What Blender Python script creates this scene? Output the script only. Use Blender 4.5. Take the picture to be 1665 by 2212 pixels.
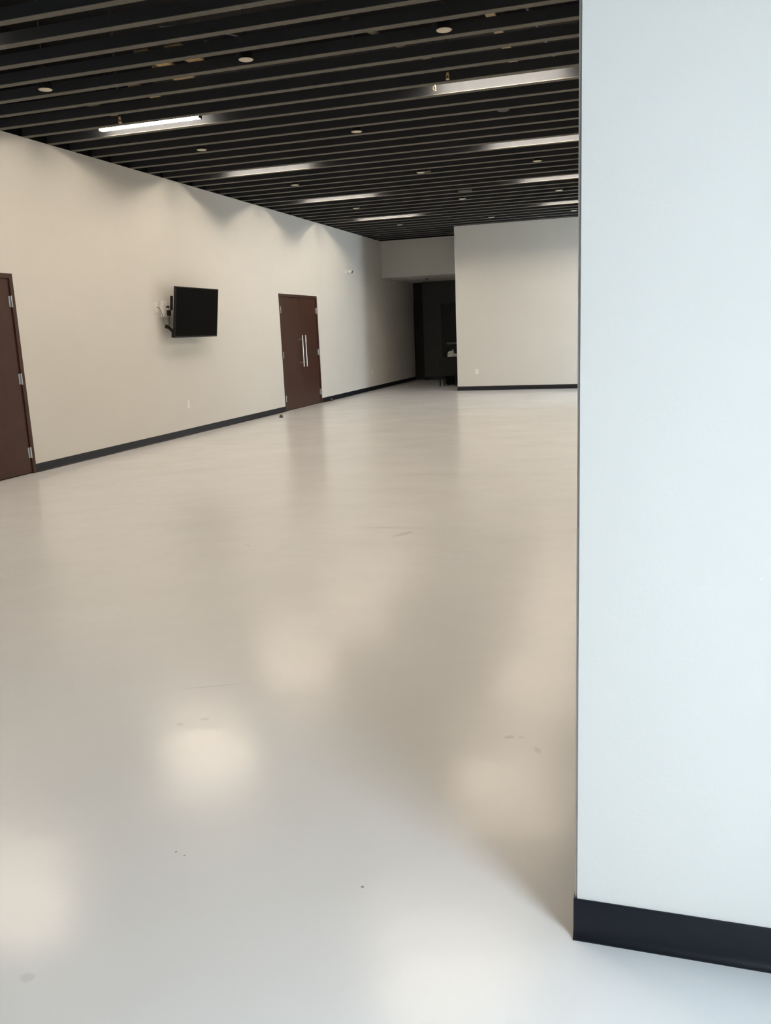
import bpy, bmesh, math, random
from mathutils import Vector, Matrix
random.seed(7)
for o in list(bpy.data.objects): bpy.data.objects.remove(o)
S = bpy.context.scene
COL = S.collection

# ------------------------------------------------------------------ camera
cd = bpy.data.cameras.new('camera'); cam = bpy.data.objects.new('camera', cd); COL.objects.link(cam)
cd.sensor_fit = 'VERTICAL'; cd.sensor_height = 36.0; cd.lens = 1839.6 / 2212 * 36.0
cd.clip_start = 0.05; cd.clip_end = 200
CR = Vector((0.95454989, 0.29519485, -0.04116436)); CU = Vector((-0.02238284, 0.20871888, 0.97771951))
CF = Vector((-0.29720954, 0.93236068, -0.20583989))
M = Matrix((CR, CU, -CF)).transposed().to_4x4(); M.translation = Vector((6.67994, 0.0, 1.39097))
cam.matrix_world = M
S.camera = cam

# ------------------------------------------------------------------ daylight and exposure
SKY_STRENGTH = 14.5
LAMP_STRENGTH = 114.0
LAMP_COLOR = (1.0, 0.85, 0.68)
W = bpy.data.worlds.new('sky'); S.world = W; W.use_nodes = True
bg = W.node_tree.nodes['Background']; bg.inputs[0].default_value = (0.84, 0.92, 1.0, 1); bg.inputs[1].default_value = SKY_STRENGTH
S.view_settings.view_transform = 'Standard'; S.view_settings.look = 'None'
S.view_settings.exposure = 0.0; S.view_settings.gamma = 1.0; S.view_settings.use_curve_mapping = False

def portal(name, loc, rot, sx, sy):
    l = bpy.data.lights.new(name, 'AREA'); l.shape = 'RECTANGLE'; l.size = sx; l.size_y = sy
    o = bpy.data.objects.new(name, l); COL.objects.link(o); o.location = loc; o.rotation_euler = rot
    l.cycles.is_portal = True
    return o

# room dimensions (metres): X across the hall, Y into the depth, Z up
H = 3.658; DECK = 4.75; XR = 6.532; YN = 1.777; YF = 19.593; XF = 2.326
YS = 21.477; ZS = 2.756; YB = 24.229; XW = 7.7; YR = -7.0
BW = (0.0, 1.08, 0.02, 2.5)      # bay window in wall X = XW : y0, y1, z0, z1
CY = (16.2, 19.45); CX = 9.7          # side corridor off the hall's right wall, its tall window at the end
HW = (17.5, 19.40, 0.02, 3.0)
portal('window_portal', (XW + .25, (BW[0] + BW[1]) / 2, (BW[2] + BW[3]) / 2), (0, math.radians(90), 0), BW[3] - BW[2], BW[1] - BW[0])
portal('window_portal_hall', (CX + .3, (HW[0] + HW[1]) / 2, (HW[2] + HW[3]) / 2), (0, math.radians(90), 0), HW[3] - HW[2], HW[1] - HW[0])

# ------------------------------------------------------------------ materials
def mat(name, color, rough=.6, metal=0., spec=.5, noise=0., nscale=8., bump=0., bscale=60., emit=None, estr=0., coat=0.):
    m = bpy.data.materials.new(name); m.use_nodes = True
    nt = m.node_tree; b = nt.nodes['Principled BSDF']
    b.inputs['Base Color'].default_value = (*color, 1); b.inputs['Roughness'].default_value = rough
    b.inputs['Metallic'].default_value = metal; b.inputs['Specular IOR Level'].default_value = spec
    b.inputs['Coat Weight'].default_value = coat
    if emit: b.inputs['Emission Color'].default_value = (*emit, 1); b.inputs['Emission Strength'].default_value = estr
    tc = nt.nodes.new('ShaderNodeTexCoord')
    if noise:
        n = nt.nodes.new('ShaderNodeTexNoise'); n.inputs['Scale'].default_value = nscale; n.inputs['Detail'].default_value = 5
        r = nt.nodes.new('ShaderNodeValToRGB'); r.color_ramp.elements[0].position = .3; r.color_ramp.elements[1].position = .7
        r.color_ramp.elements[0].color = (*[c * (1 - noise) for c in color], 1); r.color_ramp.elements[1].color = (*[min(1, c * (1 + noise)) for c in color], 1)
        nt.links.new(tc.outputs['Object'], n.inputs['Vector']); nt.links.new(n.outputs['Fac'], r.inputs['Fac']); nt.links.new(r.outputs['Color'], b.inputs['Base Color'])
    if bump:
        n2 = nt.nodes.new('ShaderNodeTexNoise'); n2.inputs['Scale'].default_value = bscale; n2.inputs['Detail'].default_value = 3
        bp = nt.nodes.new('ShaderNodeBump'); bp.inputs['Strength'].default_value = bump; bp.inputs['Distance'].default_value = .002
        nt.links.new(tc.outputs['Object'], n2.inputs['Vector']); nt.links.new(n2.outputs['Fac'], bp.inputs['Height']); nt.links.new(bp.outputs['Normal'], b.inputs['Normal'])
    return m

WALL = mat('wall_paint', (.73, .72, .69), .75, spec=.25, noise=.01, nscale=2, bump=.15, bscale=90)
NEARW = mat('near_wall_paint', (.73, .72, .70), .7, spec=.25, noise=.008, nscale=3, bump=.2, bscale=90)
BLACKP = mat('black_paint', (.006, .006, .007), .9, spec=.1, noise=.2, nscale=3)
CHAR = mat('charcoal_back_wall', (.10, .102, .105), .85, spec=.15, noise=.05)  # base colour of the recess end wall, far darker than the other walls
RUBBER = mat('black_rubber_base', (.005, .006, .012), .42, spec=.35, noise=.1, nscale=20)
BAF = mat('charcoal_felt_baffle', (.037, .040, .045), .95, spec=.1, noise=.04, nscale=10)
BAFB = mat('taupe_baffle_edge', (.135, .128, .112), .8, spec=.2, noise=.08, nscale=15)
BROWN = mat('dark_brown_door_paint', (.056, .022, .014), .36, spec=.35, noise=.08, nscale=6, bump=.05)
BROWNF = mat('dark_brown_frame_paint', (.056, .023, .015), .42, spec=.35, noise=.06, nscale=6)
GAP = mat('door_gap_dark', (.004, .003, .003), .8)
STEEL = mat('brushed_steel', (.72, .70, .66), .3, metal=1., noise=.04, nscale=30)
HINGE = mat('satin_chrome', (.62, .64, .68), .35, metal=1., noise=.05, nscale=40)
WPLAST = mat('white_plastic', (.90, .89, .87), .45, noise=.02)
BPLAST = mat('black_plastic', (.008, .008, .008), .45, spec=.3, noise=.1, nscale=20)
SCREEN = mat('television_screen', (.004, .0036, .0032), .4, spec=.02, noise=.05)
CANB = mat('black_can_housing', (.008, .008, .009), .6, noise=.1)
DISC = mat('off_white_diffuser', (.66, .61, .50), .6, noise=.03, nscale=30)
DISCD = mat('dark_grille', (.06, .057, .05), .7, noise=.15, nscale=60)
BRASS = mat('brass_sprinkler', (.75, .60, .30), .35, metal=.6, noise=.05)
TAN = mat('tan_timber', (.55, .38, .19), .8, noise=.15, nscale=20)
TANR = mat('galvanised_strap', (.60, .48, .30), .6, noise=.1, nscale=20)
GREYC = mat('grey_cable', (.20, .20, .23), .6, noise=.05)
DKMET = mat('dark_duct_metal', (.025, .025, .027), .6, noise=.2, nscale=4)
BRONZE = mat('bronze_stop', (.10, .085, .055), .45, metal=.5, noise=.1, nscale=50)
UPH = mat('black_upholstery', (.003, .003, .003), .8, noise=.2, nscale=40, bump=.3)
CLOTH = mat('black_cloth', (.003, .003, .0035), .9, noise=.2, nscale=20, bump=.3)
BAG = mat('white_paper', (.75, .76, .70), .7, noise=.08, nscale=30)
DARKDOOR = mat('black_door_paint', (.008, .008, .008), .5, noise=.1)
DKBAR = mat('dull_grey_bar', (.16, .16, .17), .4, metal=.6, noise=.05)
LENS = mat('lit_lens', (.9, .85, .8), .5, emit=LAMP_COLOR, estr=LAMP_STRENGTH, noise=.01)
ALU = mat('dark_window_aluminium', (.06, .06, .065), .4, metal=.4, noise=.05)

def glass():
    m = bpy.data.materials.new('window_glass'); m.use_nodes = True; nt = m.node_tree; nt.nodes.clear()
    o = nt.nodes.new('ShaderNodeOutputMaterial'); mx = nt.nodes.new('ShaderNodeMixShader'); t = nt.nodes.new('ShaderNodeBsdfTransparent')
    g = nt.nodes.new('ShaderNodeBsdfGlossy')
    t.inputs[0].default_value = (.96, .98, .97, 1); g.inputs['Roughness'].default_value = .02; pass
    mx.inputs[0].default_value = .05; nt.links.new(t.outputs[0], mx.inputs[1]); nt.links.new(g.outputs[0], mx.inputs[2]); nt.links.new(mx.outputs[0], o.inputs[0])
    return m
GLASS = glass()

def floor_mat():
    m = bpy.data.materials.new('epoxy_floor'); m.use_nodes = True; nt = m.node_tree; N = nt.nodes; L = nt.links
    b = N['Principled BSDF']; b.inputs['Specular IOR Level'].default_value = .26; b.inputs['IOR'].default_value = 1.5
    tc = N.new('ShaderNodeTexCoord')
    def noise(scale, detail=3, vec=None):
        n = N.new('ShaderNodeTexNoise'); n.inputs['Scale'].default_value = scale; n.inputs['Detail'].default_value = detail
        L.new(vec or tc.outputs['Object'], n.inputs['Vector']); return n
    # base colour: pale grey-beige with faint trowel clouding
    n1 = noise(.9, 4); r = N.new('ShaderNodeValToRGB'); L.new(n1.outputs['Fac'], r.inputs['Fac'])
    r.color_ramp.elements[0].position = .35; r.color_ramp.elements[0].color = (.765, .785, .81, 1)
    r.color_ramp.elements[1].position = .7; r.color_ramp.elements[1].color = (.795, .815, .84, 1)
    col = r.outputs['Color']
    # small stains, each with a place of its own on the floor
    def stain(cx, cy, rx, ry, amt, rot=0.):
        nonlocal col
        mp = N.new('ShaderNodeMapping'); mp.vector_type = 'TEXTURE'
        mp.inputs['Location'].default_value = (cx, cy, 0); mp.inputs['Rotation'].default_value = (0, 0, rot); mp.inputs['Scale'].default_value = (rx, ry, 1)
        L.new(tc.outputs['Object'], mp.inputs['Vector'])
        ad = N.new('ShaderNodeVectorMath'); ad.operation = 'ADD'
        nn = noise(3.0 / max(rx, ry) * .3, 2); sc = N.new('ShaderNodeVectorMath'); sc.operation = 'MULTIPLY_ADD'
        L.new(nn.outputs['Color'], sc.inputs[0]); sc.inputs[1].default_value = (.9, .9, 0); sc.inputs[2].default_value = (-.45, -.45, 0)
        L.new(mp.outputs[0], ad.inputs[0]); L.new(sc.outputs[0], ad.inputs[1])
        ln = N.new('ShaderNodeVectorMath'); ln.operation = 'LENGTH'; L.new(ad.outputs[0], ln.inputs[0])
        mr = N.new('ShaderNodeMapRange'); mr.inputs['From Min'].default_value = .6; mr.inputs['From Max'].default_value = 1.1
        mr.inputs['To Min'].default_value = amt; mr.inputs['To Max'].default_value = 0; L.new(ln.outputs['Value'], mr.inputs['Value'])
        mx = N.new('ShaderNodeMix'); mx.data_type = 'RGBA'; L.new(mr.outputs[0], mx.inputs[0]); L.new(col, mx.inputs[6])
        mx.inputs[7].default_value = (.20, .185, .165, 1); col = mx.outputs[2]
    stain(5.438, 1.844, .0035, .0035, .9); stain(5.470, 1.834, .003, .003, .9); stain(5.994, 1.823, .005, .005, .8)
    stain(6.229, 2.722, .020, .013, .22, .3); stain(6.268, 2.728, .013, .009, .16); stain(6.335, 2.648, .012, .03, .16, .4)
    stain(5.10, 2.62, .020, .012, .18, .5); stain(5.03, 2.56, .016, .012, .15); stain(5.36, 1.335, .020, .016, .16)
    stain(4.034, 5.146, .012, .008, .4); stain(4.06, 5.11, .008, .006, .4); stain(5.02, 5.60, .10, .03, .22, 1.05)
    stain(4.90, 5.78, .28, .035, .12, .1); stain(4.97, 2.90, .16, .006, .16, .42)
    stain(3.2, 14.0, .5, .03, .1, .2); stain(1.1, 17.9, .25, .1, .1); stain(4.6, 8.1, .35, .02, .15, .1)
    L.new(col, b.inputs['Base Color'])
    n2 = noise(1.3, 3); mr = N.new('ShaderNodeMapRange'); mr.inputs['To Min'].default_value = .17; mr.inputs['To Max'].default_value = .25
    L.new(n2.outputs['Fac'], mr.inputs['Value']); L.new(mr.outputs[0], b.inputs['Roughness'])
    # self-levelling waves and a fine orange peel
    n3 = noise(1.6, 3); b1 = N.new('ShaderNodeBump'); b1.inputs['Strength'].default_value = 1.0; b1.inputs['Distance'].default_value = .009; L.new(n3.outputs['Fac'], b1.inputs['Height'])
    n4 = noise(70, 2); b2 = N.new('ShaderNodeBump'); b2.inputs['Strength'].default_value = .12; b2.inputs['Distance'].default_value = .001
    L.new(n4.outputs['Fac'], b2.inputs['Height']); L.new(b1.outputs['Normal'], b2.inputs['Normal']); L.new(b2.outputs['Normal'], b.inputs['Normal'])
    return m
FLOOR = floor_mat()

# ------------------------------------------------------------------ helpers
def box(bm, x0, x1, y0, y1, z0, z1, bev=0.):
    r = bmesh.ops.create_cube(bm, size=1.0)
    vs = r['verts']
    for v in vs:
        v.co = Vector(((x0 + x1) / 2 + v.co.x * (x1 - x0), (y0 + y1) / 2 + v.co.y * (y1 - y0), (z0 + z1) / 2 + v.co.z * (z1 - z0)))
    if bev:
        es = list({e for v in vs for e in v.link_edges})
        bmesh.ops.bevel(bm, geom=es, offset=bev, segments=2, affect='EDGES', profile=.5)
def cyl(bm, p0, p1, r0, r1=None, seg=24):
    if r1 is None: r1 = r0
    p0 = Vector(p0); p1 = Vector(p1); d = p1 - p0
    q = d.to_track_quat('Z', 'Y').to_matrix().to_4x4(); q.translation = (p0 + p1) / 2
    bmesh.ops.create_cone(bm, cap_ends=True, segments=seg, radius1=r0, radius2=r1, depth=d.length, matrix=q)
def lathe(bm, prof, seg=28, loc=(0, 0, 0)):
    rings = []
    for r, z in prof:
        rings.append([bm.verts.new((loc[0] + r * math.cos(2 * math.pi * i / seg), loc[1] + r * math.sin(2 * math.pi * i / seg), loc[2] + z)) for i in range(seg)])
    for a, b in zip(rings, rings[1:]):
        for i in range(seg): bm.faces.new((a[i], a[(i + 1) % seg], b[(i + 1) % seg], b[i]))
    bm.faces.new(list(reversed(rings[0]))); bm.faces.new(rings[-1])
def tube(bm, pts, r, seg=8):
    pts = [Vector(p) for p in pts]; rings = []
    for i, p in enumerate(pts):
        t = (pts[min(i + 1, len(pts) - 1)] - pts[max(i - 1, 0)]).normalized()
        a = t.orthogonal().normalized() if i == 0 else (pa - t * pa.dot(t)).normalized(); pa = a; b = t.cross(a)
        rings.append([bm.verts.new(p + (a * math.cos(2 * math.pi * k / seg) + b * math.sin(2 * math.pi * k / seg)) * r) for k in range(seg)])
    for A, B in zip(rings, rings[1:]):
        for k in range(seg): bm.faces.new((A[k], A[(k + 1) % seg], B[(k + 1) % seg], B[k]))
    bm.faces.new(list(reversed(rings[0]))); bm.faces.new(rings[-1])
def smooth_path(pts, n=6):
    pts = [Vector(p) for p in pts]; out = []
    for i in range(len(pts) - 1):
        p0 = pts[max(i - 1, 0)]; p1 = pts[i]; p2 = pts[i + 1]; p3 = pts[min(i + 2, len(pts) - 1)]
        for k in range(n):
            t = k / n
            out.append(.5 * ((2 * p1) + (p2 - p0) * t + (2 * p0 - 5 * p1 + 4 * p2 - p3) * t * t + (3 * p1 - p0 - 3 * p2 + p3) * t ** 3))
    return out + [pts[-1]]
def obj(name, build, m, parent=None, smooth=False, loc=None):
    bm = bmesh.new(); build(bm); bmesh.ops.recalc_face_normals(bm, faces=bm.faces)
    me = bpy.data.meshes.new(name); bm.to_mesh(me); bm.free(); me.materials.append(m)
    if smooth:
        me.polygons.foreach_set('use_smooth', [True] * len(me.polygons))
        me.set_sharp_from_angle(angle=math.radians(35))
    o = bpy.data.objects.new(name, me); COL.objects.link(o)
    if loc: o.location = loc
    if parent: o.parent = parent
    return o
def tag(o, label=None, cat=None, group=None, kind=None):
    for k, v in (('label', label), ('category', cat), ('group', group), ('kind', kind)):
        if v: o[k] = v
    return o
def empty(name, loc, label, cat, group=None, rz=0.):
    o = bpy.data.objects.new(name, None); COL.objects.link(o); o.location = loc; o.rotation_euler = (0, 0, rz); o.empty_display_size = .1
    return tag(o, label, cat, group)
def struct(name, build, m, label=None):
    return tag(obj(name, build, m), label, kind='structure')
def copy_tree(o, parent=None):
    c = o.copy(); COL.objects.link(c)
    if parent: c.parent = parent
    for ch in list(o.children): copy_tree(ch, c)
    return c
def boxes(*bs):
    def f(bm):
        for b in bs: box(bm, *b)
    return f

# ------------------------------------------------------------------ shell
struct('floor', boxes((-.3, CX + .2, YR - .2, 25.6, -.12, 0)), FLOOR, 'glossy pale grey beige epoxy floor')
D1 = (6.05, 7.9586); D2 = (14.975, 16.881); DH = 2.1845
wl = struct('wall_left', boxes((-.15, 0, YR, D1[0], 0, H), (-.15, 0, D1[0], D1[1], DH, H), (-.15, 0, D1[1], D2[0], 0, H),
       (-.15, 0, D2[0], D2[1], DH, H), (-.15, 0, D2[1], 25.4, 0, H)), WALL, 'long cream wall with the television and brown doors')
obj('upper_band', boxes((-.15, -.004, YR, 25.4, H, DECK)), BLACKP, wl)
obj('door_backing', boxes((-.18, -.15, D1[0] - .1, D1[1] + .1, 0, DH + .1), (-.18, -.15, D2[0] - .1, D2[1] + .1, 0, DH + .1)), GAP, wl)
wf = struct('wall_far', boxes((XF, XR + .15, YF, YF + .15, 0, H), (XF, XF + .15, YF + .15, YB, 0, H)), WALL, 'beige far wall block facing the hall')
obj('upper_band', boxes((XF + .004, XR + .15, YF + .004, YF + .15, H, DECK), (XF + .004, XF + .15, YF + .15, YB, H, DECK)), BLACKP, wf)
ws = struct('wall_soffit', boxes((0, XF, YS, YS + .12, ZS, H)), WALL, 'beige bulkhead above the dark recess')
obj('upper_band', boxes((0, XF, YS + .004, YS + .12, H, DECK)), BLACKP, ws)
struct('ceiling.001', boxes((0, XF, YS + .12, 25.4, ZS, ZS + .12)), WALL, 'low plain ceiling over the dark recess')
struct('wall_back', boxes((.33, XF, YB, YB + .14, 0, ZS), (.33, .47, YB + .14, 25.25, 0, ZS), (-.15, XF, 25.25, 25.4, 0, ZS)), CHAR, 'dark charcoal wall at the end of the recess')
wr = struct('wall_right', boxes((XR, XR + .15, YN + .15, CY[0], 0, H), (XR + .15, CX, CY[0] - .15, CY[0], 0, H), (XR, CX, CY[1], YF, 0, H), (CX, CX + .15, CY[0] - .15, CY[1] + .15, HW[3], H), (XR + .15, CX + .15, CY[0] - .15, CY[1] + .15, H - .02, H + .1), (CX, CX + .15, CY[0] - .15, HW[0], 0, HW[3]), (CX, CX + .15, HW[1], CY[1] + .15, 0, HW[3])), WALL,
       'right side wall of the hall, hidden behind the near wall')
obj('upper_band', boxes((XR + .004, XR + .15, YN + .15, YF, H, DECK)), BLACKP, wr)
def nearb(bm):
    box(bm, XR, XW, YN, YN + .15, 0, H, 0)
    es = [e for e in bm.edges if all(abs(v.co.x - XR) < 1e-4 and abs(v.co.y - YN) < 1e-4 for v in e.verts)]
    bmesh.ops.bevel(bm, geom=es, offset=.006, segments=3, affect='EDGES')
wn = struct('wall_near', nearb, NEARW, 'bright white near wall end at the right')
obj('upper_band', boxes((XR + .004, XW, YN + .004, YN + .15, H, DECK)), BLACKP, wn)
def plug(bm):  # small filled anchor hole in the near wall
    cyl(bm, (6.893, YN, .880), (6.893, YN - .0015, .880), .0022, seg=12)
obj('wall_plug', plug, WPLAST, wn)
struct('wall_bay', boxes((XW, XW + .15, YR, BW[0], 0, H), (XW, XW + .15, BW[1], YN + .15, 0, H), (XW, XW + .15, BW[0], BW[1], BW[3], H),
       (XW, XW + .15, BW[0], BW[1], 0, BW[2]), (XW, XW + .15, YR, YN + .15, H, DECK)), WALL)
struct('wall_rear', boxes((-.15, XW + .15, YR - .15, YR, 0, DECK)), WALL)

# ceiling: black deck with baffles hung below it
ceil = struct('ceiling', boxes((-.2, XW + .2, YR - .2, YS + .2, DECK, DECK + .1)), BLACKP, 'black ceiling deck with hung baffles')
PITCH = .4085; Y0 = 8.4397; BT = .076; BDEP = .088
def ymid(k): return Y0 + (k + .5) * PITCH
LEN = {}
def baffle_mesh(x1, key):
    if key in LEN: return LEN[key]
    bm = bmesh.new(); box(bm, .004, x1, -BT / 2, BT / 2, .003, BDEP, 0); me = bpy.data.meshes.new('baffle'); bm.to_mesh(me); bm.free(); me.materials.append(BAF)
    bm = bmesh.new(); box(bm, .004, x1, -BT / 2 - .0005, BT / 2 + .0005, 0, .004, 0); mc = bpy.data.meshes.new('underside_layer'); bm.to_mesh(mc); bm.free(); mc.materials.append(BAFB)  # thin layer gives the baffle's bottom face a lighter colour
    LEN[key] = (me, mc); return LEN[key]
for k in range(-34, 32):
    y = Y0 + k * PITCH
    x1 = XW - .004 if y < YN - .05 else (XR - .004 if y < YF - .04 else XF - .004)
    if YN - .05 <= y < YN + .2: x1 = XR - .004
    if y > YS - .05: break
    me, mc = baffle_mesh(x1, round(x1, 3))
    o = bpy.data.objects.new('baffle', me); COL.objects.link(o); o.parent = ceil; o.location = (0, y, H)
    c = bpy.data.objects.new('underside_layer', mc); COL.objects.link(c); c.parent = o

# cove base: profile swept along straight runs
BB = .0965
def cove(p0, p1, nrm):
    def f(bm):
        prof = [(.0, .0), (.020, .0), (.0195, .003), (.012, .007), (.0075, .014), (.006, .024), (.006, BB - .003), (.004, BB), (0, BB)]
        a = Vector(p0); b = Vector(p1); n = Vector(nrm)
        A = [bm.verts.new(a + n * u + Vector((0, 0, v))) for u, v in prof]; B = [bm.verts.new(b + n * u + Vector((0, 0, v))) for u, v in prof]
        for i in range(len(prof)): j = (i + 1) % len(prof); bm.faces.new((A[i], A[j], B[j], B[i]))
        bm.faces.new(A); bm.faces.new(list(reversed(B)))
    return f
def base(name, p0, p1, n): return tag(obj(name, cove(p0, p1, n), RUBBER, smooth=True), 'black rubber cove base', kind='structure')
base('baseboard_left', (0, YR, 0), (0, D1[0], 0), (1, 0, 0)); base('baseboard_left.001', (0, D1[1], 0), (0, D2[0], 0), (1, 0, 0)); base('baseboard_left.002', (0, D2[1], 0), (0, 25.25, 0), (1, 0, 0))
base('baseboard_far', (XF - .006, YF, 0), (XR, YF, 0), (0, -1, 0)); base('baseboard_recess', (XF, YF - .006, 0), (XF, YB, 0), (-1, 0, 0))
base('baseboard_back', (.33, YB, 0), (.86, YB, 0), (0, -1, 0))
base('baseboard_near', (XR - .002, YN, 0), (XW, YN, 0), (0, -1, 0)); 
tag(obj('baseboard_right', boxes((XR - .002, XR, YN - .004, CY[0], 0, BB)), RUBBER), 'black rubber base', kind='structure')

# windows (daylight sources of the room)
def window(name, x, y0, y1, z0, z1, n, label):
    r = tag(obj(name, boxes((x, x + .12, y0, y0 + .06, z0, z1), (x, x + .12, y1 - .06, y1, z0, z1), (x, x + .12, y0 + .06, y1 - .06, z0, z0 + .06), (x, x + .12, y0 + .06, y1 - .06, z1 - .06, z1)), ALU), label, kind='structure')
    w = (y1 - y0) / n
    for i in range(1, n): obj('mullion', boxes((x + .01, x + .11, y0 + i * w - .025, y0 + i * w + .025, z0 + .06, z1 - .06)), ALU, r)
    for i in range(n): obj('pane', boxes((x + .055, x + .061, y0 + i * w + .026, y0 + (i + 1) * w - .026, z0 + .061, z1 - .061)), GLASS, r)
window('window_1', XW + .01, *BW, 1, 'dark framed storefront window of the bay')
window('window_2', CX + .015, *HW, 2, 'tall window at the end of the side corridor')

# ------------------------------------------------------------------ doors in the left wall
def door_pair(name, y0, y1, label, handles=True, hinge_z=(1.89, 1.055, .235), right_mid=False):
    fr = .052
    f = tag(obj(name, boxes((-.15, .006, y0, y0 + fr, 0, DH), (-.15, .006, y1 - fr, y1, 0, DH), (-.15, .006, y0 + fr, y1 - fr, DH - fr, DH)), BROWNF), label, kind='structure')
    ym = (y0 + y1) / 2
    obj('gap_shade_fill', boxes((-.14, -.02, y0 + fr, y1 - fr, .0005, .011)), GAP, f)  # solid dark fill standing in for the shade under the leaves
    for i, (a, b) in enumerate(((y0 + fr + .003, ym - .0015), (ym + .0015, y1 - fr - .003))):
        leaf = obj('door_leaf', lambda bm: box(bm, -.052, -.008, a, b, .012, DH - fr - .004, .0015), BROWN, f)
        yh = y0 + fr if i == 0 else y1 - fr
        for z in hinge_z:
            def hb(bm, z=z, yh=yh):
                cyl(bm, (.004, yh, z - .057), (.004, yh, z + .057), .0085, seg=12)
                for q in (-.019, .019): cyl(bm, (.004, yh, z + q - .0012), (.004, yh, z + q + .0012), .0094, seg=12)
                cyl(bm, (.004, yh, z + .057), (.004, yh, z + .064), .0062, .003, seg=12); cyl(bm, (.004, yh, z - .064), (.004, yh, z - .057), .003, .0062, seg=12)
                s = 1 if i == 0 else -1
                box(bm, -.0085, -.004, min(yh, yh + s * .034), max(yh, yh + s * .034), z - .057, z + .057)
            obj('hinge', hb, HINGE, f, smooth=True)
        if handles:
            yy = ym + (-.080 if i == 0 else .080)
            def pb(bm, yy=yy):
                cyl(bm, (.062, yy, .80), (.062, yy, 1.41), .0155, seg=20)
                for z in (.885, 1.325):
                    cyl(bm, (-.008, yy, z), (.062, yy, z), .0085, seg=14); cyl(bm, (-.008, yy, z), (-.003, yy, z), .016, seg=18)
            obj('pull_handle', pb, STEEL, leaf, smooth=True)
    return f
door_pair('door_1', D1[0], D1[1], 'dark brown door cut by the left edge of the frame')
door_pair('door_2', D2[0], D2[1], 'dark brown double door with steel pull bars')

# doors in the dark recess
d3 = tag(obj('door_3', boxes((.0, .33, 24.42, 24.52, 2.13, 2.23), (.0, .03, 24.42, 24.52, 0, 2.13), (.30, .33, 24.42, 24.52, 0, 2.13)), DARKDOOR), 'black framed opening beside the left wall', kind='structure')
obj('door_leaf', boxes((.03, .30, 24.46, 24.50, .01, 2.13)), mat('very_dark_glass', (.012, .012, .014), .3), d3)
obj('kick_plate', boxes((.03, .30, 24.45, 24.46, .02, .25)), DARKDOOR, d3)
obj('transom_panel', boxes((.0, .33, 24.46, 24.50, 2.23, ZS)), mat('dark_transom', (.02, .02, .022), .6), d3)
d4 = tag(obj('door_4', boxes((.86, .91, YB - .01, YB + .02, 0, 2.13), (1.80, 1.85, YB - .01, YB + .02, 0, 2.13), (.91, 1.80, YB - .01, YB + .02, 2.08, 2.13)), DARKDOOR), 'black exit door at the end of the recess', kind='structure')
obj('door_leaf', boxes((.91, 1.80, YB - .008, YB, .01, 2.08)), DARKDOOR, d4)
def bar(bm):
    box(bm, 1.02, 1.72, YB - .075, YB - .045, .995, 1.045, .004); box(bm, 1.02, 1.07, YB - .05, YB - .008, .985, 1.055, .003); box(bm, 1.67, 1.72, YB - .05, YB - .008, .985, 1.055, .003)
obj('push_bar', bar, DKBAR, d4)

# ------------------------------------------------------------------ linear lights between baffles
def linear_light(x0, x1, row, zl, label, group):
    ky = 7 * row
    yc = ymid(ky); xc = (x0 + x1) / 2; L = (x1 - x0) / 2
    e = empty('linear_light', (xc, yc, zl), label, 'light', group)
    def hous(bm):
        box(bm, -L, L, -.034, .034, .036, .085, .003)
        box(bm, -L - .006, -L + .001, -.034, .034, -.001, .085); box(bm, L - .001, L + .006, -.034, .034, -.001, .085)
    obj('housing', hous, CANB, e)
    obj('lens', lambda bm: box(bm, -L + .002, L - .002, -.030, .030, .0, .036, .006), LENS, e)
    for sx in (-.8, .8):
        obj('suspension_rod', lambda bm: cyl(bm, (sx * L, 0, .084), (sx * L, 0, DECK - zl), .003, seg=8), CANB, e)
    return e
ZL = H + .048
ords = ['first', 'second', 'third', 'fourth']
for side, x0, x1 in (('left', .84, 2.06), ('right', 4.60, 5.82)):
    linear_light(x0 - (.46 if side == 'left' else 0), x1 - (.46 if side == 'left' else 0), -1, ZL, f'linear light above the frame in the {side} row, seen as nearest floor glare', 'linear ceiling lights')
    for r, w in ((-2, 'over the camera'),):
        linear_light(x0, x1, r, ZL, f'linear ceiling light out of frame {w}, {side} row', 'linear ceiling lights')
    for r in range(4):
        if side == 'left' and r == 0: lab = 'linear ceiling light whose bare bright white bar shows, nearest the left wall corner'
        elif r == 0: lab = 'linear ceiling light glowing widest at upper right, beside the brass sprinkler heads'
        else: lab = f'recessed linear ceiling light glowing warm, {ords[r]} from the camera in the {side} row'
        linear_light(x0, x1, r, H + .018 if (side == 'left' and r == 0) else (ZL + .007 if r == 0 else ZL), lab, 'linear ceiling lights')

# ------------------------------------------------------------------ round downlights
def downlight(x, k, white_disc, label, rad=.060, zb=H - .012, drop=0.):
    e = empty('round_downlight', (x, ymid(k), zb), label, 'downlight', 'round ceiling downlights')
    obj('can', lambda bm: lathe(bm, [(rad * .9, .004), (rad + .006, .0), (rad + .006, .006), (rad + .002, .012), (rad + .002, .17), (rad * .5, .185)]), CANB, e, smooth=True)
    obj('diffuser', lambda bm: lathe(bm, [(rad * .6, -.004), (rad - .004, -.002), (rad, .0035), (rad * .9, .006)]), DISC if white_disc else DISCD, e, smooth=True)
    obj('stem', lambda bm: cyl(bm, (0, 0, .18), (0, 0, DECK - zb - .001), .006, seg=10), CANB, e, smooth=True)
    return e
cols = {0: 1.415, 1: 3.40, 2: 5.08}
cn = ['left', 'middle', 'right']
rows = [(-4, 'nearest'), (3, 'second'), (10, 'third'), (17, 'fourth'), (24, 'fifth')]
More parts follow.
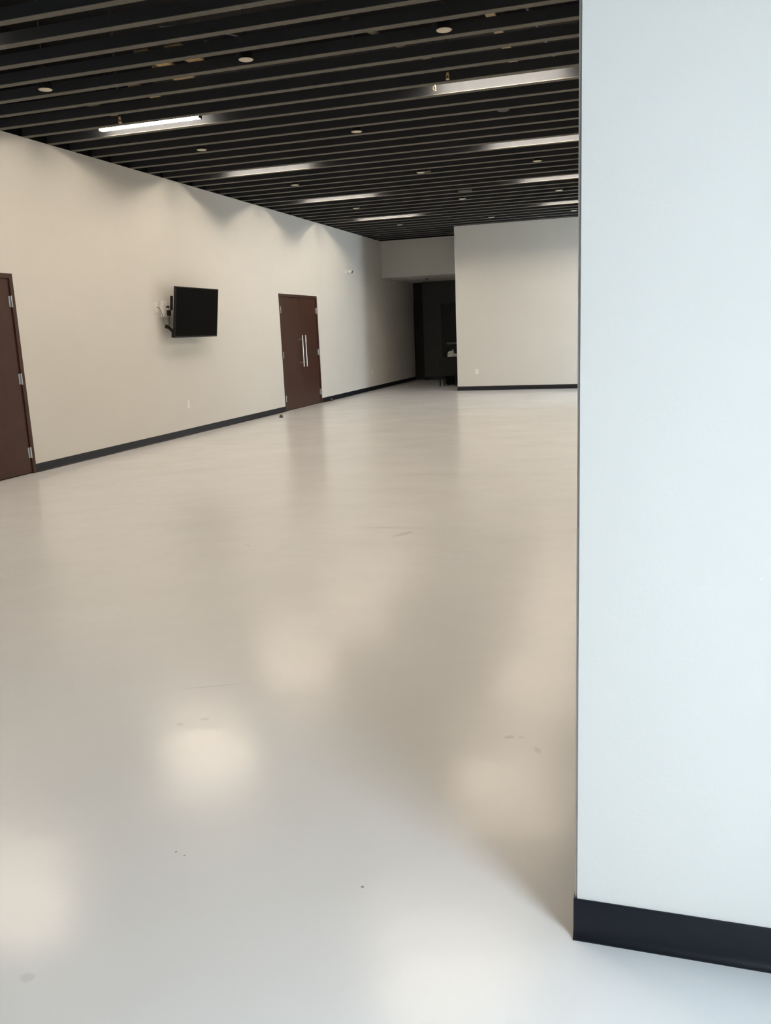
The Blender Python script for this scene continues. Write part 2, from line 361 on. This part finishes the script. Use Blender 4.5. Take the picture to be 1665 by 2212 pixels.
for ri, (k, rn) in enumerate(rows):
    for ci in range(3):
        white_disc = True; z = H - .012  # picks the diffuser's own colour; none of the downlights emit
        if (ri, ci) == (1, 2): white_disc = False; z = H + .03
        nm = 'white' if white_disc else 'black'
        downlight(cols[ci] + (-.02 if ri else 0), k, white_disc, f'{nm} round downlight in the {rn} row from the camera, {cn[ci]} column', zb=z)
def speaker(x, y, rad, label):
    k = round((y - Y0) / PITCH - .5)
    e = empty('ceiling_speaker', (x, ymid(k), H - .01), label, 'speaker')
    obj('grille', lambda bm: lathe(bm, [(rad * .7, -.004), (rad, 0), (rad, .008), (rad * .9, .01)]), DISCD, e, smooth=True)
    obj('back_can', lambda bm: lathe(bm, [(rad * .9, .01), (rad * .9, .12), (rad * .6, .14)]), CANB, e, smooth=True)
    obj('stem', lambda bm: cyl(bm, (0, 0, .14), (0, 0, DECK - H + .008), .006, seg=10), CANB, e)
speaker(3.46, 12.9, .07, 'small dark grey round ceiling speaker at mid ceiling, ahead of the larger one')
speaker(3.60, 14.6, .115, 'large dark grey round ceiling speaker beyond the middle of the ceiling')
speaker(.35, 20.1, .07, 'small dim round speaker in the far left ceiling corner')
speaker(1.95, 20.9, .09, 'dim round speaker where the ceiling meets the beige bulkhead')

# sprinklers
def sprinkler(x, y, label, z=H - .01):
    e = empty('fire_sprinkler', (x, y, z), label, 'sprinkler', 'brass sprinkler heads')
    obj('deflector', lambda bm: (cyl(bm, (0, 0, -.030), (0, 0, -.027), .018, seg=18), cyl(bm, (0, 0, -.027), (0, 0, -.012), .004, seg=10)), BRASS, e, smooth=True)
    def fr(bm):
        tube(bm, [(-.004, 0, -.027), (-.013, 0, -.01), (-.009, 0, .01)], .0025); tube(bm, [(.004, 0, -.027), (.013, 0, -.01), (.009, 0, .01)], .0025)
        cyl(bm, (0, 0, .008), (0, 0, .03), .011, seg=12)
    obj('frame', fr, BRASS, e, smooth=True)
    obj('drop_pipe', lambda bm: cyl(bm, (0, 0, .03), (0, 0, DECK - z), .012, seg=12), CANB, e, smooth=True)
sprinkler(1.37, ymid(-1) - .02, 'small brass sprinkler head just before the bare bright light bar')
sprinkler(4.83, ymid(-1) - .03, 'brass sprinkler head above the widest right hand ceiling light')
sprinkler(4.63, ymid(0) - .13, 'brass sprinkler head at the left tip of the widest right hand ceiling light')
# plenum services above the baffles
def run(name, pts, r, m, label, cat): return tag(obj(name, lambda bm: tube(bm, pts, r), m, smooth=True), label, cat)
def strap(name, a, b, w, t, m, label, cat):
    def f(bm):
        a_, b_ = Vector(a), Vector(b); d = (b_ - a_).normalized(); s = d.cross(Vector((0, 0, 1))).normalized() * w / 2; u = Vector((0, 0, t / 2))
        vs = [bm.verts.new(p + q + h) for p in (a_, b_) for q in (-s, s) for h in (-u, u)]
        for q in ((0, 1, 3, 2), (4, 6, 7, 5), (0, 4, 5, 1), (2, 3, 7, 6), (0, 2, 6, 4), (1, 5, 7, 3)): bm.faces.new([vs[i] for i in q])
    return tag(obj(name, f, m), label, cat)
ZB = H + BDEP            # top of the baffles
strap('metal_strap', (5.42, 6.78, ZB + .012), (5.39, 8.47, ZB + .012), .07, .02, TANR, 'tan strip crossing above the baffles near the upper right', 'strip')
run('conduit', [(5.68, 6.78, ZB + .012), (5.72, 7.69, ZB + .012), (5.76, 8.47, ZB + .012)], .010, GREYC, 'thin grey conduit above the baffles right of the tan strip', 'conduit')
strap('metal_strap', (4.36, 6.78, ZB + .010), (4.70, 8.05, ZB + .010), .06, .012, mat('dull_strap', (.15, .13, .09), .7), 'dull metal strap above the baffles left of the largest white downlight', 'strap')
for x, k, w, lab in ((2.85, -4, .15, 'orange timber offcut above the baffles at upper left, right one of the nearest pair'), (2.55, -4, .13, 'orange timber offcut above the baffles at upper left, left one of the nearest pair'),
                     (2.50, -3, .20, 'tan timber offcut above the baffles behind the nearest orange pair'), (1.94, -2, .11, 'small tan timber offcut above the baffles, second nearest the bare bright bar'),
                     (1.20, -1, .10, 'small tan timber offcut above the baffles just before the bare bright bar')):
    tag(obj('timber_offcut', lambda bm: box(bm, x - w / 2, x + w / 2, Y0 + k * PITCH - .015, Y0 + k * PITCH + PITCH - .03, ZB, ZB + .028, .003), TAN), lab, 'timber offcut', 'timber offcuts above the baffles')
run('cable', smooth_path([(3.0, 6.36, ZB + .012), (3.16, 6.41, ZB + .008), (3.25, 6.47, ZB - .004), (3.36, 6.56, ZB - .01), (3.45, 6.8, ZB + .012)]), .006, GREYC, 'thin drooping grey cable above the nearest baffles', 'cable')
run('cable', smooth_path([(3.15, 6.78, ZB + .012), (3.27, 6.86, ZB - .006), (3.38, 6.88, ZB - .008), (3.5, 6.83, ZB + .010)]), .006, GREYC, 'thin grey cable dipping above the second visible baffle', 'cable')
tag(obj('duct', boxes((.5, 6.2, 10.4, 10.95, 4.2, DECK)), DKMET), 'black air duct crossing above the baffles', 'duct')
run('sprinkler_pipe', [(.02, ymid(-1) + .09, 4.09), (6.5, ymid(-1) + .09, 4.09)], .025, DKMET, 'black sprinkler pipe crossing above the baffles', 'pipe')

# ------------------------------------------------------------------ television on the left wall
TILT = math.radians(7.0); YT = 11.51; ZT = 1.795; TW = 1.24; TH = .71
tv = empty('television', (.235, YT, ZT), 'black flat television tilted down on a wall bracket', 'television')
tv.rotation_euler = (0, TILT, 0)
obj('bezel', lambda bm: (box(bm, -.035, .0, -TW / 2, TW / 2, -TH / 2, TH / 2, .004)), BPLAST, tv)
obj('screen', boxes((-.002, .0012, -TW / 2 + .012, TW / 2 - .012, -TH / 2 + .020, TH / 2 - .012)), SCREEN, tv)
obj('rear_housing', lambda bm: (box(bm, -.075, -.034, -TW / 2 + .14, TW / 2 - .14, -TH / 2 + .03, .06, .012)), BPLAST, tv)
obj('lower_rear_edge', lambda bm: (box(bm, -.062, -.034, -TW / 2, TW / 2, -TH / 2, -TH / 2 + .12, .006)), BPLAST, tv)
for yy in (-.25, .21): obj('bracket_rail', lambda bm: box(bm, -.088, -.070, yy, yy + .04, -.16, .24, .003), BPLAST, tv)
def mount2(bm):
    box(bm, -.225, -.205, -.12, .12, -.14, .14, .003); box(bm, -.21, -.085, -.04, .04, -.05, .05, .003); box(bm, -.10, -.085, -.25, .25, -.03, .03, .003)
obj('wall_bracket', mount2, BPLAST, tv)
def side_arm(bm): box(bm, -.085, -.060, -TW / 2 - .012, -TW / 2 + .03, .02, .22, .004)
obj('side_clip', side_arm, BPLAST, tv)

# plates, charger and cables beside the television
def wall_plate(name, y, z, label, w=.072, h=.115, x=0., kind='duplex', cat='outlet'):
    e = empty(name, (x, y, z), label, cat)
    obj('cover_plate', lambda bm: box(bm, 0, .006, -w / 2, w / 2, -h / 2, h / 2, .002), WPLAST, e)
    if kind == 'duplex':
        for s in (-1, 1):
            sk = obj('socket', lambda bm: box(bm, .005, .0085, -.017, .017, s * .020 - .014, s * .020 + .014, .002), WPLAST, e)
            obj('slot', boxes((.0084, .0088, -.008, -.006, s * .020 - .003, s * .020 + .006), (.0084, .0088, .006, .008, s * .020 - .003, s * .020 + .005)), BPLAST, sk)
    elif kind == 'data': obj('jack', lambda bm: box(bm, .005, .010, -.009, .009, -.009, .009, .001), WPLAST, e)
    else: obj('rocker', lambda bm: box(bm, .005, .010, -.016, .016, -.032, .032, .002), WPLAST, e)
    return e
wall_plate('data_plate', 10.78, 1.866, 'white data plate on the wall farthest left of the television', kind='data', cat='wall plate', w=.075, h=.15)
e = empty('recessed_power_box', (0, 11.06, 1.85), 'large white power box on the wall beside the television', 'outlet')
obj('box_body', lambda bm: box(bm, 0, .046, -.065, .065, -.11, .11, .005), WPLAST, e)
obj('socket', lambda bm: box(bm, .045, .050, -.055, .0, -.06, .06, .002), WPLAST, e)
e.location = (0, 10.945, 1.85)
e = empty('power_adapter', (.048, 10.985, 1.84), 'black plug adapter in the white power box beside the television', 'adapter')
obj('adapter_body', lambda bm: box(bm, 0, .045, -.022, .022, -.085, -.01, .004), BPLAST, e)
obj('plug_cap', lambda bm: box(bm, -.001, .030, -.02, .02, .025, .05, .003), BPLAST, e)
obj('neck', lambda bm: box(bm, 0, .020, -.012, .012, -.012, .03, .003), WPLAST, e)
run('network_cable', smooth_path([(.010, 10.78, 1.87), (.05, 10.77, 1.86), (.065, 10.81, 1.79), (.055, 10.845, 1.70), (.06, 10.87, 1.64), (.08, 10.885, 1.615)]), .005, GREYC, 'thin grey cable looping from the data plate to the black cable bundle', 'cable')
run('power_cable', smooth_path([(.07, 10.985, 1.757), (.07, 10.98, 1.70), (.085, 10.95, 1.65), (.095, 10.915, 1.62)]), .0045, BPLAST, 'short black lead hanging below the plug adapter', 'cable')
def bundle(bm):
    tube(bm, smooth_path([(.07, 10.87, 1.615), (.09, 10.905, 1.595), (.105, 10.93, 1.565), (.115, 10.955, 1.545)]), .022, 10)
    tube(bm, smooth_path([(.065, 10.86, 1.60), (.10, 10.91, 1.575), (.12, 10.945, 1.55), (.125, 10.97, 1.52)]), .014, 8)
tag(obj('cable_bundle', bundle, BPLAST, smooth=True), 'black bundle of cables hanging at the television edge', 'cable')
run('television_lead', smooth_path([(.115, 10.96, 1.54), (.12, 10.98, 1.50), (.10, 11.01, 1.50), (.09, 11.04, 1.53)]), .006, BPLAST, 'black lead running from the bundle behind the television', 'cable')

# wall outlets elsewhere
wall_plate('wall_outlet', 11.42, .455, 'white outlet low on the left wall below the television', w=.075, h=.118)
wall_plate('wall_outlet', 20.35, .445, 'white outlet low on the left wall past the double door', w=.075, h=.118)
wall_plate('light_switch', 23.80, 1.335, 'small dim switch plate at the dark end of the left wall', kind='switch', cat='switch')
o = wall_plate('wall_outlet', 0, 0, 'white outlet low on the beige far wall', w=.08, h=.122); o.location = (2.785, YF, .425); o.rotation_euler = (0, 0, -math.pi / 2)

# security camera
e = empty('security_camera', (0, 18.75, 2.775), 'small white bullet camera high on the left wall past the double door', 'camera')
obj('mounting_base', lambda bm: cyl(bm, (0, 0, 0), (.03, 0, 0), .05, .042), WPLAST, e, smooth=True)
obj('arm', lambda bm: tube(bm, [(.028, 0, 0), (.045, 0, .004), (.06, 0, .006)], .014), WPLAST, e, smooth=True)
hd = obj('camera_body', lambda bm: (cyl(bm, (.05, 0, .008), (.150, .004, -.018), .036, seg=24)), WPLAST, e, smooth=True)
obj('lens_hood', lambda bm: (cyl(bm, (.150, .004, -.018), (.156, .0042, -.0195), .033, seg=24)), BPLAST, hd, smooth=True)

# floor door stops
def stop(x, y, label):
    e = empty('door_stop', (x, y, 0), label, 'door stop', 'dark dome door stops by the double door')
    obj('base_plate', lambda bm: lathe(bm, [(.040, 0), (.040, .006), (.034, .012)]), BRONZE, e, smooth=True)
    obj('bumper', lambda bm: lathe(bm, [(.029, .011), (.029, .030), (.025, .042), (.016, .050), (.006, .053)]), BRONZE, e, smooth=True)
stop(.40, 13.86, 'dark dome door stop on the floor just left of the double door')
stop(.07, 17.25, 'dark dome door stop against the black base right of the double door')

# ceiling sprinkler in the recess ceiling
e = empty('fire_sprinkler', (.889, 22.63, ZS), 'dark sprinkler head under the low recess ceiling', 'sprinkler')
obj('escutcheon', lambda bm: cyl(bm, (0, 0, -.012), (0, 0, 0), .035, .045, seg=20), DISCD, e, smooth=True)
obj('deflector', lambda bm: (cyl(bm, (0, 0, -.05), (0, 0, -.047), .02, seg=16), cyl(bm, (0, 0, -.047), (0, 0, -.012), .008, seg=10)), DISCD, e, smooth=True)

# ------------------------------------------------------------------ black chair, draped table and white bag at the block corner
ch = empty('side_chair', (1.735, 21.12, 0), 'black upholstered side chair half hidden behind the far wall corner', 'chair')
def taper(bm, z0, z1, w0, w1, y0, y1, t):
    vs = []
    for z, w, y in ((z0, w0, y0), (z1, w1, y1)):
        for sx in (-1, 1):
            for q in (0, t): vs.append(bm.verts.new((sx * w / 2, y + q, z)))
    for q in ((0, 1, 3, 2), (4, 6, 7, 5), (0, 4, 5, 1), (2, 3, 7, 6), (0, 2, 6, 4), (1, 5, 7, 3)): bm.faces.new([vs[i] for i in q])
    bmesh.ops.bevel(bm, geom=bm.edges[:], offset=.012, segments=2, affect='EDGES')
obj('backrest', lambda bm: taper(bm, .26, .735, .43, .56, .02, -.05, .06), UPH, ch, smooth=True)
obj('seat', lambda bm: box(bm, -.225, .225, .05, .48, .36, .46, .02), UPH, ch, smooth=True)
for sx in (-1, 1):
    for y in (.035, .44):
        obj('leg', lambda bm: cyl(bm, (sx * .205, y, 0), (sx * .195, y, .37), .014, .02, seg=10), UPH, ch, smooth=True)
tb = empty('draped_table', (1.93, 22.1, 0), 'black cloth covered table behind the black chair', 'table')
def drape(bm):
    n = 72; top = []; mid = []; bot = []
    for i in range(n):
        a = i / n; per = a * 4; s = int(per); u = per - s
        c = [(-.38, -.4), (.38, -.4), (.38, .4), (-.38, .4)]; p = Vector(c[s]); q = Vector(c[(s + 1) % 4]); r = p.lerp(q, u)
        nrm = Vector(((q - p).y, -(q - p).x)).normalized(); w = .012 * math.sin(i * 1.7) + .01 * math.sin(i * .9)
        top.append(bm.verts.new((r.x, r.y, .70))); m = r + nrm * (.004 + w * .5); mid.append(bm.verts.new((m.x, m.y, .40))); m = r + nrm * (.012 + w); bot.append(bm.verts.new((m.x, m.y, .03)))
    for A, B in ((top, mid), (mid, bot)):
        for i in range(n): bm.faces.new((A[i], A[(i + 1) % n], B[(i + 1) % n], B[i]))
    bm.faces.new(top)
obj('tablecloth', drape, CLOTH, tb, smooth=True)
obj('tabletop', boxes((-.37, .37, -.39, .39, .66, .695)), CLOTH, tb)
for sx in (-.33, .33):
    for sy in (-.35, .35): obj('leg', boxes((sx - .02, sx + .02, sy - .02, sy + .02, 0, .66)), CLOTH, tb)
bg_ = empty('paper_bag', (1.665, 21.85, .7005), 'white crumpled bag with dark bands on the black table', 'bag')
def bagm(bm):
    lathe(bm, [(.070, 0), (.083, .02), (.084, .075), (.072, .12), (.045, .150), (.02, .160)], 18)
    for v in bm.verts: v.co.x *= 1.1; v.co += Vector((random.uniform(-1, 1), random.uniform(-1, 1), 0)) * .004
obj('bag_body', bagm, BAG, bg_, smooth=True)
def bandm(bm):
    tube(bm, [(-.094, -.02, .06), (-.06, -.072, .075), (-.01, -.088, .088), (.04, -.078, .105), (.07, -.04, .118)], .004)
obj('band', bandm, BPLAST, bg_, smooth=True)
obj('handle', lambda bm: tube(bm, smooth_path([(.03, -.02, .15), (.05, -.02, .185), (.07, -.02, .175), (.075, -.02, .12), (.085, -.04, .03)]), .008), BAG, bg_, smooth=True)
bc = empty('paper_cup', (1.80, 21.80, .7005), 'small grey white cup right of the white bag', 'cup')
obj('cup_wall', lambda bm: lathe(bm, [(.026, 0), (.034, .075), (.036, .08)], 18), BAG, bc, smooth=True)
obj('lid', lambda bm: lathe(bm, [(.037, .079), (.037, .085), (.031, .09)], 18), WPLAST, bc, smooth=True)
